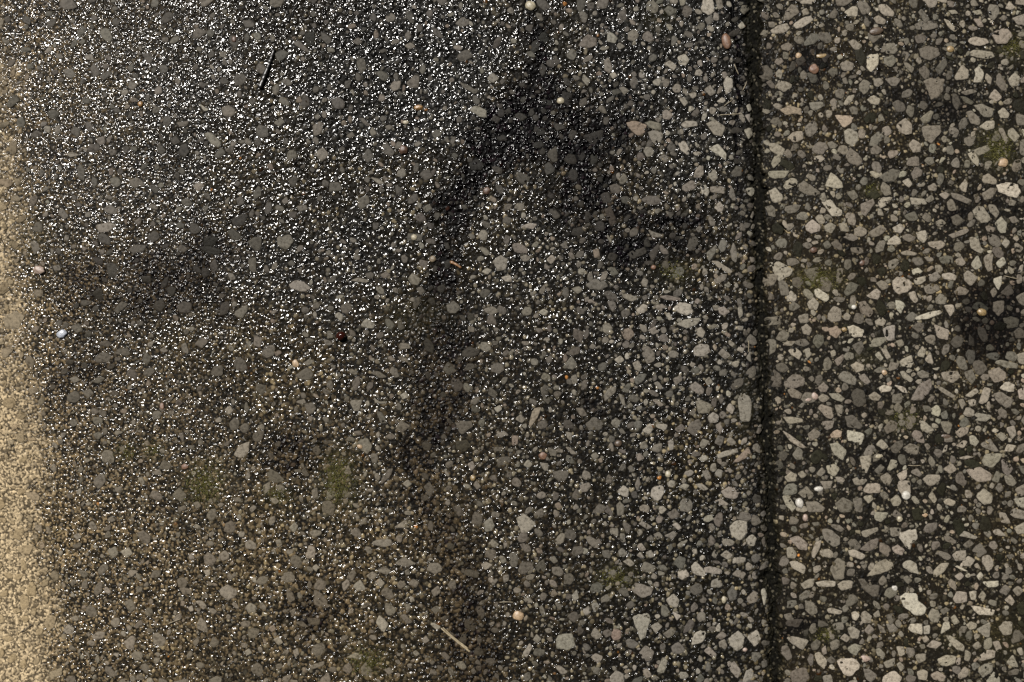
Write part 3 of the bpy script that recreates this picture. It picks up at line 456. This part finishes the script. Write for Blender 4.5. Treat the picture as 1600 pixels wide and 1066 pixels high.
# ------------------------------------------------------------------ stones as real chips set in the slab
def outline(poly, n_round):
    p = np.array(poly, float)
    for k in range(n_round):
        w = (.08, .22)[min(k, 1)]; q = (1 - w) * p + w * np.roll(p, -1, 0); r = w * p + (1 - w) * np.roll(p, -1, 0)
        p = np.empty((2 * len(q), 2)); p[0::2] = q; p[1::2] = r
    return p
def resample(p, n):
    d = np.r_[0, np.cumsum(np.hypot(*(np.roll(p, -1, 0) - p).T))]
    P = np.vstack([p, p[:1]])
    t = np.linspace(0, d[-1], n, endpoint=False)
    return np.stack([np.interp(t, d, P[:, 0]), np.interp(t, d, P[:, 1])], 1)
def chip(s):
    size = math.sqrt(s.area)
    n = int(np.clip(size * 1.7, 9, 36))
    p = outline(s.poly, 2 if size > 6 else 1)
    p = resample(p, n)
    c = p.mean(0)
    j = rng.normal(0, 1, n); j = (j + np.roll(j, 1) * .6) * .028 + rng.normal(0, .018, n)
    p = c + (p - c) * (1 + j)[:, None]
    pts = np.vstack([p, c[None]])
    zall = relief(pts[:, 0], pts[:, 1]) + np.maximum(shoulder(pts[:, 0], pts[:, 1], np.zeros(n + 1)), -9 * MM)
    zc = float(zall[-1]); zp = zall[:-1]; zs = zc - float(relief(c[:1], c[1:])[0])
    top = (.42 if s.right else .24) * MM + rng.normal(0, .10) * MM
    tilt = rng.normal(0, .055, 2)
    rings = [(1.09, -1.3), (1.06, -.42), (1.03, -.17), (.92, -.02), (.60, .06), (.30, .08)]
    V = []; 
    for k, (q, dz) in enumerate(rings):
        pp = c + (p - c) * q
        rel = (pp - c) * U
        z = zc + (zp - zc) * min(q, 1.0) + top + dz * MM + (rel @ tilt if k else 0)
        z = z + (rng.normal(0, .035, n) * MM if k >= 3 else 0)
        V.append(np.c_[wx(pp[:, 0]), wy(pp[:, 1]), np.broadcast_to(z, n)])
    V.append(np.array([[wx(c[0]), wy(c[1]), zc + top + .05 * MM]]))
    V = np.vstack(V); F = []
    nr = len(rings)
    # order so that faces point up whatever the winding of the traced outline
    x, y = p[:, 0], -p[:, 1]
    ccw = (np.dot(x, np.roll(y, -1)) - np.dot(y, np.roll(x, -1))) > 0
    for k in range(nr - 1):
        for i in range(n):
            a, b = k * n + i, k * n + (i + 1) % n
            f = (a, b, b + n, a + n)
            F.append(f if ccw else f[::-1])
    for i in range(n):
        f = ((nr - 1) * n + i, (nr - 1) * n + (i + 1) % n, nr * n)
        F.append(f if ccw else f[::-1])
    base = TONE[s.tone] * rng.uniform(.78, 1.17) * (1 + rng.normal(0, .014, 3))
    if not s.right:
        base = base * float(np.interp(c[0], [0, 500, 900, 1150], [.80, .66, .72, .90]))
        if not s.traced: base = base * float(np.interp(c[0], [500, 950], [.72, .85]))
    else: base = base * (1.17 if s.traced else .98) * np.array((1.0, .985, .94))
    base = base * (1 - (.82 if not s.right else .75) * s.st)
    mo, sa = s.mo, s.sa
    base = base * (1 - .35 * mo) + np.array((.055, .05, .018)) * .35 * mo
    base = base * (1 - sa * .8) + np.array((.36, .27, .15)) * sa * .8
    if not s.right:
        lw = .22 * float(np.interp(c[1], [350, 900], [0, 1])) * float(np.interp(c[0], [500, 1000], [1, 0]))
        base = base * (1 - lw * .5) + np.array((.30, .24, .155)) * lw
    if zs < -1.5 * MM: base = base * .5
    # rims carry bitumen
    tint = np.tile(base, (len(V), 1))
    tint[:n] *= .25; tint[n:2 * n] *= .6
    wet = s.we * (.38 if not s.right else .6) * (1 - .9 * sa)
    return V, F, tint, np.full(len(V), wet)

_cx = np.array([s.c[0] for s in stones]); _cy = np.array([s.c[1] for s in stones])
for s, a1, a2, a3, a4 in zip(stones, stain(_cx, _cy), mossy(_cx, _cy), tannish(_cx, _cy), wetness(_cx, _cy)):
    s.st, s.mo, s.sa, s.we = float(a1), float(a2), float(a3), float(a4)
def visible(s): return -5 < s.c[0] < 1605 and -5 < s.c[1] < 1071
for par, isr in ((left, False), (rightp, True)):
    mine = [s for s in stones if bool(s.right) == isr]
    big = sorted([s for s in mine if s.traced and visible(s)], key=lambda s: -s.area)[:100]
    bigset = set(id(s) for s in big)
    for s in big:
        V, F, t, w = chip(s)
        loc = (wx(s.c[0]), wy(s.c[1]), V[:, 2].min())
        make_obj('stone', V, F, M_STONE, par, t, w, True, loc)
    VV = []; FF = []; TT = []; WW = []; off = 0
    for s in mine:
        if id(s) in bigset: continue
        V, F, t, w = chip(s)
        VV.append(V); TT.append(t); WW.append(w); FF += [tuple(i + off for i in f) for f in F]; off += len(V)
    o = make_obj('aggregate', np.vstack(VV), FF, M_STONE, par, np.vstack(TT), np.concatenate(WW))
    o['kind'] = 'stuff'

# ------------------------------------------------------------------ loose things lying on the surface
import bmesh
from mathutils import Vector, noise as mnoise
def zsurf(px, py):
    a = np.array([float(px)]); b = np.array([float(py)])
    return float(relief(a, b)[0] + shoulder(a, b, np.array([0.]))[0])
MATS = {}
def cmat(name, c, rough=.5):
    if name not in MATS:
        if name.endswith(('stone', 'quartz', 'terracotta')): c = tuple(v * .8 for v in c)
        MATS[name] = plain_material(name, c, tuple(v * .55 for v in c), rough)
    return MATS[name]
def pebble(name, px, py, w, h, rot, mat, label, cat='pebble', group='loose pebbles and chips', angular=.15, flat=.55, lift=-.3):
    bm = bmesh.new()
    bmesh.ops.create_icosphere(bm, subdivisions=4, radius=1.0)
    seed = Vector((px * .13, py * .17, 3.1))
    rr = random.Random(int(px * 31 + py))
    planes = [(Vector((rr.gauss(0, 1), rr.gauss(0, 1), rr.gauss(0, .5))).normalized(), rr.uniform(.72, .95)) for _ in range(9)]
    for v in bm.verts:
        p = v.co.copy()
        if angular > .3:
            for nrm, d in planes:
                e = p.dot(nrm)
                if e > d: p -= nrm * (e - d) * .92
        p *= 1 + .10 * mnoise.noise(p * 1.6 + seed) + .035 * mnoise.noise(p * 5 + seed)
        v.co = p
    a, b = w * U / 2 * 1.05, h * U / 2 * 1.05; c = min(a, b) * flat * 1.3
    for v in bm.verts:
        x, y, z = v.co.x * a, v.co.y * b, v.co.z * c
        v.co = Vector((x * math.cos(rot) - y * math.sin(rot), x * math.sin(rot) + y * math.cos(rot), z + c * .55))
    me = bpy.data.meshes.new(name); bm.to_mesh(me); bm.free()
    me.polygons.foreach_set('use_smooth', np.ones(len(me.polygons), bool)); me.materials.append(mat)
    o = bpy.data.objects.new(name, me); COL.objects.link(o)
    o.location = (wx(px), wy(py), zsurf(px, py) + lift * MM)
    return tag(o, label, cat, group)

WHITE = cmat('white_quartz', (.66, .62, .54), .5); CREAM = cmat('cream_stone', (.48, .42, .29), .5); OCHRE = cmat('ochre_stone', (.36, .25, .11), .45)
AMBER = cmat('amber_stone', (.36, .20, .07), .4); TERRA = cmat('terracotta', (.22, .115, .065), .55); RUST = cmat('rust_stone', (.13, .07, .042), .5)
BROWN = cmat('brown_stone', (.12, .080, .050), .5); PINK = cmat('pink_stone', (.47, .35, .28), .5); PEACH = cmat('peach_stone', (.52, .36, .21), .5)
ICE = cmat('bluish_quartz', (.52, .55, .62), .25); SEED = cmat('dark_red_seed', (.035, .007, .004), .16); TAN = cmat('tan_stone', (.25, .19, .12), .5)
pebbles = [
 (1415, 774, 13, 14, 0, WHITE, 'smooth round white pebble, the largest pure white one beyond the joint', .1),
 (1279, 764, 14, 8, .1, WHITE, 'small white oval pebble lying sideways close to the dark joint', .1),
 (1249, 786, 12, 15, .3, WHITE, 'white upright pebble wedged between grey stones beside the joint', .2),
 (1397, 919, 9, 9, .6, WHITE, 'tiny bright white chip in the dark patch above the big pale kidney stone', .5),
 (1334, 480, 8, 7, .4, WHITE, 'tiny white bead above a tall grey stone on the drier pavement', .2),
 (1352, 1029, 15, 10, -.3, PINK, 'pink and orange chip beside the large pale shield-shaped stone', .4),
 (1405, 811, 9, 9, 0, CREAM, 'round yellow-cream pebble above a spiky pale stone on the drier pavement', .1),
 (1369, 49, 21, 12, .15, BROWN, 'smooth chestnut brown pebble with rounded ends on the drier pavement', .1),
 (1284, 87, 18, 7, .12, OCHRE, 'thin glossy yellow flake in the black grit just past the joint', .3),
 (1272, 108, 16, 15, .2, TERRA, 'rounded brick-red pebble below a yellow flake past the joint', .25),
 (1485, 77, 11, 10, 0, OCHRE, 'small honey-coloured pebble touching a grey stone near the moss', .2),
 (1248, 87, 9, 9, 0, PEACH, 'tiny peach pebble between the joint and the yellow flake', .2),
 (1567, 255, 16, 14, .5, PEACH, 'orange angular chip at the foot of the olive moss tuft', .5),
 (829, 9, 16, 14, -.4, CREAM, 'cream pebble at the very top of the dark wavy band', .3),
 (876, 158, 11, 10, 0, CREAM, 'round pale cream pebble alone in the black wet grit', .1),
 (1135, 65, 14, 24, .25, TERRA, 'long orange-brown chip standing beside the rounded joint edge', .3),
 (654, 168, 14, 9, .15, AMBER, 'glowing amber chip in the glittering wet grit', .35),
 (634, 191, 9, 6, 0, CREAM, 'tiny cream grain just below the amber chip', .2),
 (220, 163, 8, 8, 0, AMBER, 'lone ochre bead in the fine bright glitter', .15),
 (366, 62, 7, 9, 0, RUST, 'small rust-red grain among the brightest sparkles', .2),
 (630, 234, 14, 15, .3, RUST, 'dull rust-brown stone below the amber chip', .35),
 (761, 298, 12, 11, .2, RUST, 'square reddish brown chip next to the dark wavy band', .5),
 (647, 371, 9, 9, 0, CREAM, 'pale yellow bead in the brown-tinted wet patch', .1),
 (676, 405, 10, 10, 0, TAN, 'tan round pebble beside the brown wood splinter', .1),
 (462, 568, 10, 13, .5, PEACH, 'bright peach chip left of a grey stone on the fine wet grit', .45),
 (62, 422, 20, 13, -.15, PINK, 'pale pinkish wedge-shaped pebble near the tan strip', .35),
 (97, 522, 16, 13, .3, ICE, 'bluish white crystal chip near the tan strip', .6),
 (848, 712, 13, 12, .1, TERRA, 'vivid orange brick chip alone on the grey wet grit', .5),
 (1044, 741, 9, 11, 0, CREAM, 'golden cream bead above a large cream angular stone', .1),
 (739, 747, 8, 9, 0, OCHRE, 'small golden pebble near the lower dark band', .1),
 (253, 635, 7, 11, .1, TERRA, 'tiny pointed terracotta sliver on the fine wet grit', .5),
 (289, 729, 11, 9, .2, TERRA, 'flat terracotta chip above the olive moss stain', .4),
 (966, 693, 11, 10, .3, BROWN, 'small brown pebble surrounded by grey stones of the wet asphalt', .2),
 (810, 962, 17, 16, .4, PEACH, 'white and orange lumpy chip low on the wet asphalt', .5),
 (1382, 582, 9, 9, .7, PEACH, 'orange speck between two grey stones on the drier pavement', .5),
 (1273, 619, 10, 12, .5, PINK, 'pink oval bead standing beside a flat pink flake', .1),
 (1262, 625, 14, 7, .1, PINK, 'flat pink flake left of a pink oval bead', .2),
 (1347, 411, 9, 9, .2, RUST, 'rust-coloured cube-like chip in a dark patch of the drier pavement', .5),
 (1271, 391, 11, 9, .2, RUST, 'brown-orange pebble touching a slim curved stone', .3),
 (1534, 488, 14, 11, -.3, OCHRE, 'egg-shaped ochre pebble in the black damp patch', .1),
 (1319, 515, 8, 7, 0, OCHRE, 'ochre bead beside a pitted cream stone', .1),
 (1373, 713, 13, 6, .2, CREAM, 'thin pale yellow flake below a dark triangular stone', .3),
 (1478, 682, 16, 7, -.05, BROWN, 'flat reddish brown sliver between grey stones', .25),
 (1258, 809, 8, 11, 0, PINK, 'small pinkish upright pebble at the edge of the joint shadow', .2),
 (1444, 805, 11, 6, .1, PEACH, 'flat peach flake right of a yellow-cream pebble', .2),
 (1021, 418, 8, 7, 0, TERRA, 'tiny orange grain next to a mossy patch on the wet asphalt', .3),
 (1131, 937, 7, 11, 0, CREAM, 'upright pale yellow grain beside a greenish stone', .1),
 (1164, 1015, 7, 6, 0, PINK, 'tiny pink grain under a pale stone near the joint', .2),
 (562, 698, 9, 6, -.4, PEACH, 'small orange-tan oval grain beside pale stones in the wet grit', .2),
]
for px, py, w, h, r, m, lab, ang in pebbles:
    chipn = ang >= .4 or 'flake' in lab or 'sliver' in lab
    pebble('stone_chip' if chipn else 'pebble', px, py, w, h, r, m, lab, 'stone chip' if chipn else 'pebble', angular=ang + (.2 if chipn else 0), flat=.32 if chipn else .45)

seed = pebble('seed', 533, 525, 15, 13, .4, SEED, 'glossy dark red seed sitting in the wet grit', 'seed', None, .05, .8, .5)

def strand(name, pts, r0, r1, mat, label, cat, group=None, flat=.6, knots=0, fork=None, lift=.5):
    """a tapered, slightly bent stem swept along points given on the ground"""
    V = []; F = []
    def sweep(P, ra, rb):
        P = np.array(P, float)
        d = np.r_[0, np.cumsum(np.hypot(*(P[1:] - P[:-1]).T))]
        n = max(10, int(d[-1] / 2.5)); t = np.linspace(0, d[-1], n)
        q = np.stack([np.interp(t, d, P[:, 0]), np.interp(t, d, P[:, 1])], 1)
        for _ in range(4): q[1:-1] = (q[:-2] + 2 * q[1:-1] + q[2:]) / 4
        dirs = np.gradient(q, axis=0); dirs /= np.linalg.norm(dirs, axis=1)[:, None]
        o = len(V); K = 10
        for i in range(n):
            s = i / (n - 1); r = ra + (rb - ra) * s
            r *= 1 + .12 * math.sin(i * 1.7 + P[0, 0]) + (.35 if knots and i % max(3, n // (knots + 1)) == 0 and 0 < i < n - 1 else 0)
            if i in (0, n - 1): r *= .45
            nx, ny = -dirs[i, 1], dirs[i, 0]
            zc = zsurf(*q[i]) + lift * MM + r * U * flat
            for k in range(K):
                a = 2 * math.pi * k / K
                V.append((wx(q[i, 0] + nx * r * math.cos(a)), wy(q[i, 1] + ny * r * math.cos(a)), zc + r * U * flat * math.sin(a)))
        for i in range(n - 1):
            for k in range(K):
                a = o + i * K + k; b = o + i * K + (k + 1) % K
                F.append((a, a + K, b + K, b))
        F.append(tuple(o + k for k in range(K))); F.append(tuple(o + (n - 1) * K + k for k in reversed(range(K))))
    sweep(pts, r0, r1)
    if fork: sweep(fork, r0 * .7, r1 * .7)
    V = np.array(V)
    loc = (float(V[:, 0].mean()), float(V[:, 1].mean()), float(V[:, 2].min()))
    o = make_obj(name, V, F, mat, None, None, None, True, loc)
    bm = bmesh.new(); bm.from_mesh(o.data); bmesh.ops.recalc_face_normals(bm, faces=bm.faces); bm.to_mesh(o.data); bm.free()
    return tag(o, label, cat, group)
STRAW = cmat('dry_straw', (.38, .31, .19), .45); BARK = cmat('black_wet_bark', (.008, .007, .006), .35); WOOD = cmat('brown_wood', (.26, .13, .05), .4)
FIBRE = cmat('pale_root', (.30, .25, .16), .6); DROOT = cmat('dark_root', (.03, .022, .014), .6)
strand('bark_sliver', [(429, 77), (424, 92), (417, 112), (406, 139)], 2.4, 3.4, BARK, 'long black sliver of wet bark lying in the bright sparkles', 'bark', knots=2, flat=.7)
strand('wood_splinter', [(703, 409), (711, 412), (721, 419)], 2.4, 1.6, WOOD, 'short brown wood splinter beside the dark wavy band', 'splinter')
strand('straw', [(689, 981), (700, 991), (716, 1004), (735, 1019)], 1.1, 1.5, STRAW, 'split dry straw stem lying slantwise on the wet asphalt', 'straw', fork=[(692, 980), (704, 992), (719, 1004), (732, 1014)], lift=.8)
for pts, m, lab in [
    ([(1124, 180), (1140, 179), (1158, 178)], FIBRE, 'straight pale root fibre lying across the rounded joint edge'),
    ([(1147, 100), (1150, 108), (1154, 117)], FIBRE, 'short pale root fibre just below the orange-brown chip'),
    ([(1160, 142), (1164, 135), (1167, 127)], FIBRE, 'curved pale fibre leaning over the dark joint above two small stones'),
    ([(1131, 166), (1137, 161), (1144, 157)], FIBRE, 'slanted thin fibre just above the straight root fibre'),
    ([(43, 764), (50, 758), (59, 752)], DROOT, 'thin dark rootlet slanting across the tan strip edge'),
    ([(32, 988), (42, 982), (51, 974)], DROOT, 'dark bent rootlet on the brightest tan corner'),
    ([(262, 975), (272, 971), (283, 967)], FIBRE, 'pale slim fibre on the fine wet grit near the lower edge'),
    ([(1418, 727), (1428, 728), (1439, 727)], FIBRE, 'fine white fibre lying level between stones on the drier pavement'),
    ([(1169, 532), (1170, 540), (1169, 551)], FIBRE, 'upright pale fibre on the edge of the joint halfway down'),
    ([(75, 6), (77, 14), (86, 17), (98, 12)], DROOT, 'small hooked dark rootlet in the fine grit near the top'),
    ([(1568, 431), (1580, 434), (1591, 436)], FIBRE, 'pale fibre in the black damp patch of the drier pavement'),
    ([(780, 941), (792, 940), (803, 941)], FIBRE, 'pale level fibre beside the lower dark band')]:
    strand('root_fibre', pts, .7, .5, m, lab, 'fibre', 'loose fibres', flat=.9, lift=.7)

# ------------------------------------------------------------------ moss: short crowded leaves, nobody could count them
V = []; F = []; TT = []
for cx, cy, rx, ry, a in MOSS:
    if a < .45: continue
    for _ in range(int(rx * ry * a * .55)):
        x = random.gauss(cx, rx * .45); y = random.gauss(cy, ry * .45)
        if float(mossy(np.array([x]), np.array([y]))[0]) < .25: continue
        ang = random.uniform(0, 6.28); L = random.uniform(1.6, 4.0); wdt = random.uniform(.35, .8)
        z = zsurf(x, y) + random.uniform(-.1, .3) * MM
        dx, dy = math.cos(ang), math.sin(ang); up = random.uniform(.15, .7) * L * U
        o = len(V)
        V += [(wx(x - dy * wdt), wy(y + dx * wdt), z), (wx(x + dy * wdt), wy(y - dx * wdt), z),
              (wx(x + dx * L * .55 + dy * wdt * .8), wy(y + dy * L * .55 - dx * wdt * .8), z + up * .7), (wx(x + dx * L), wy(y + dy * L), z + up),
              (wx(x + dx * L * .55 - dy * wdt * .8), wy(y + dy * L * .55 + dx * wdt * .8), z + up * .7)]
        F.append((o, o + 1, o + 2, o + 3, o + 4))
        g = random.uniform(.5, 1.4); TT += [(.070 * g, .066 * g, .016 * g)] * 5
moss = make_obj('moss', V, F, M_DIRT, None, np.array(TT), np.full(len(V), .35))
tag(moss, 'low olive moss growing in scattered patches between the stones', 'moss', kind='stuff')

# ------------------------------------------------------------------ the rest of the ground, out to the horizon
m_ground, nt, b = new_mat('distant_asphalt')
pos = N(nt, 'ShaderNodeNewGeometry').outputs['Position']
v1 = N(nt, 'ShaderNodeTexVoronoi'); v1.inputs['Scale'].default_value = 85; nt.links.new(pos, v1.inputs['Vector'])
v2 = N(nt, 'ShaderNodeTexVoronoi'); v2.inputs['Scale'].default_value = 330; nt.links.new(pos, v2.inputs['Vector'])
stone = ramp(nt, v1.outputs['Distance'], [(.30, (.075, .07, .06)), (.36, (.009, .008, .006))])
grit = ramp(nt, v2.outputs['Distance'], [(.1, (1.6, 1.6, 1.5)), (.5, (.5, .5, .5))])
nt.links.new(mixc(nt, 1.0, stone, grit, 'MULTIPLY'), b.inputs['Base Color'])
b.inputs['Roughness'].default_value = .45
bp = N(nt, 'ShaderNodeBump'); bp.inputs['Distance'].default_value = .0012; bp.invert = True
nt.links.new(v2.outputs['Distance'], bp.inputs['Height']); nt.links.new(bp.outputs[0], b.inputs['Normal'])
xa, xb, ya, yb = wx(X0 + 4), wx(X1 - 4), wy(Y1 - 4), wy(Y0 + 4); B = 60.0; z = -2.2 * MM
GV = [(-B, -B, z), (B, -B, z), (B, B, z), (-B, B, z), (xa, ya, z), (xb, ya, z), (xb, yb, z), (xa, yb, z)]
ground = make_obj('ground', GV, [(0, 1, 5, 4), (1, 2, 6, 5), (2, 3, 7, 6), (3, 0, 4, 7)], m_ground, smooth=False)
tag(ground, 'dark asphalt ground stretching away around the close-up patch', 'ground', kind='structure')

# ------------------------------------------------------------------ light: one lamp high at the upper left, a faint night sky
ZEN, AZX, AZY = math.radians(31), -.60, .80
ln = math.hypot(AZX, AZY); dirv = Vector((AZX / ln * math.sin(ZEN), AZY / ln * math.sin(ZEN), math.cos(ZEN)))
sun = bpy.data.lights.new('sun', 'SUN'); sun.energy = 4.9; sun.angle = math.radians(4.0); sun.color = (1.0, .965, .915)
so = bpy.data.objects.new('sun', sun); COL.objects.link(so)
so.rotation_euler = dirv.to_track_quat('Z', 'Y').to_euler(); so.location = dirv * 5
w = bpy.data.worlds.new('World'); SC.world = w; w.use_nodes = True
wn = w.node_tree; bg = wn.nodes['Background']
sky = wn.nodes.new('ShaderNodeTexSky'); sky.sky_type = 'NISHITA'; sky.sun_disc = False
sky.sun_elevation = math.pi / 2 - ZEN; sky.sun_rotation = math.atan2(AZX, AZY)
wn.links.new(sky.outputs[0], bg.inputs[0]); bg.inputs[1].default_value = .004

# ------------------------------------------------------------------ camera, looking straight down from standing height
cam = bpy.data.cameras.new('camera'); cam.sensor_width = 36; cam.lens = 45.0; cam.clip_start = .01; cam.clip_end = 500
co = bpy.data.objects.new('camera', cam); COL.objects.link(co); co.location = (0, 0, 1.0); co.rotation_euler = (0, 0, 0)
SC.camera = co
SC.view_settings.view_transform = 'Standard'; SC.view_settings.look = 'None'; SC.view_settings.exposure = 1.0; SC.view_settings.gamma = 1
SC.render.engine = 'CYCLES'
cy = SC.cycles; cy.use_denoising = False; cy.max_bounces = 3; cy.diffuse_bounces = 2; cy.glossy_bounces = 1; cy.transmission_bounces = 0
cy.use_adaptive_sampling = False
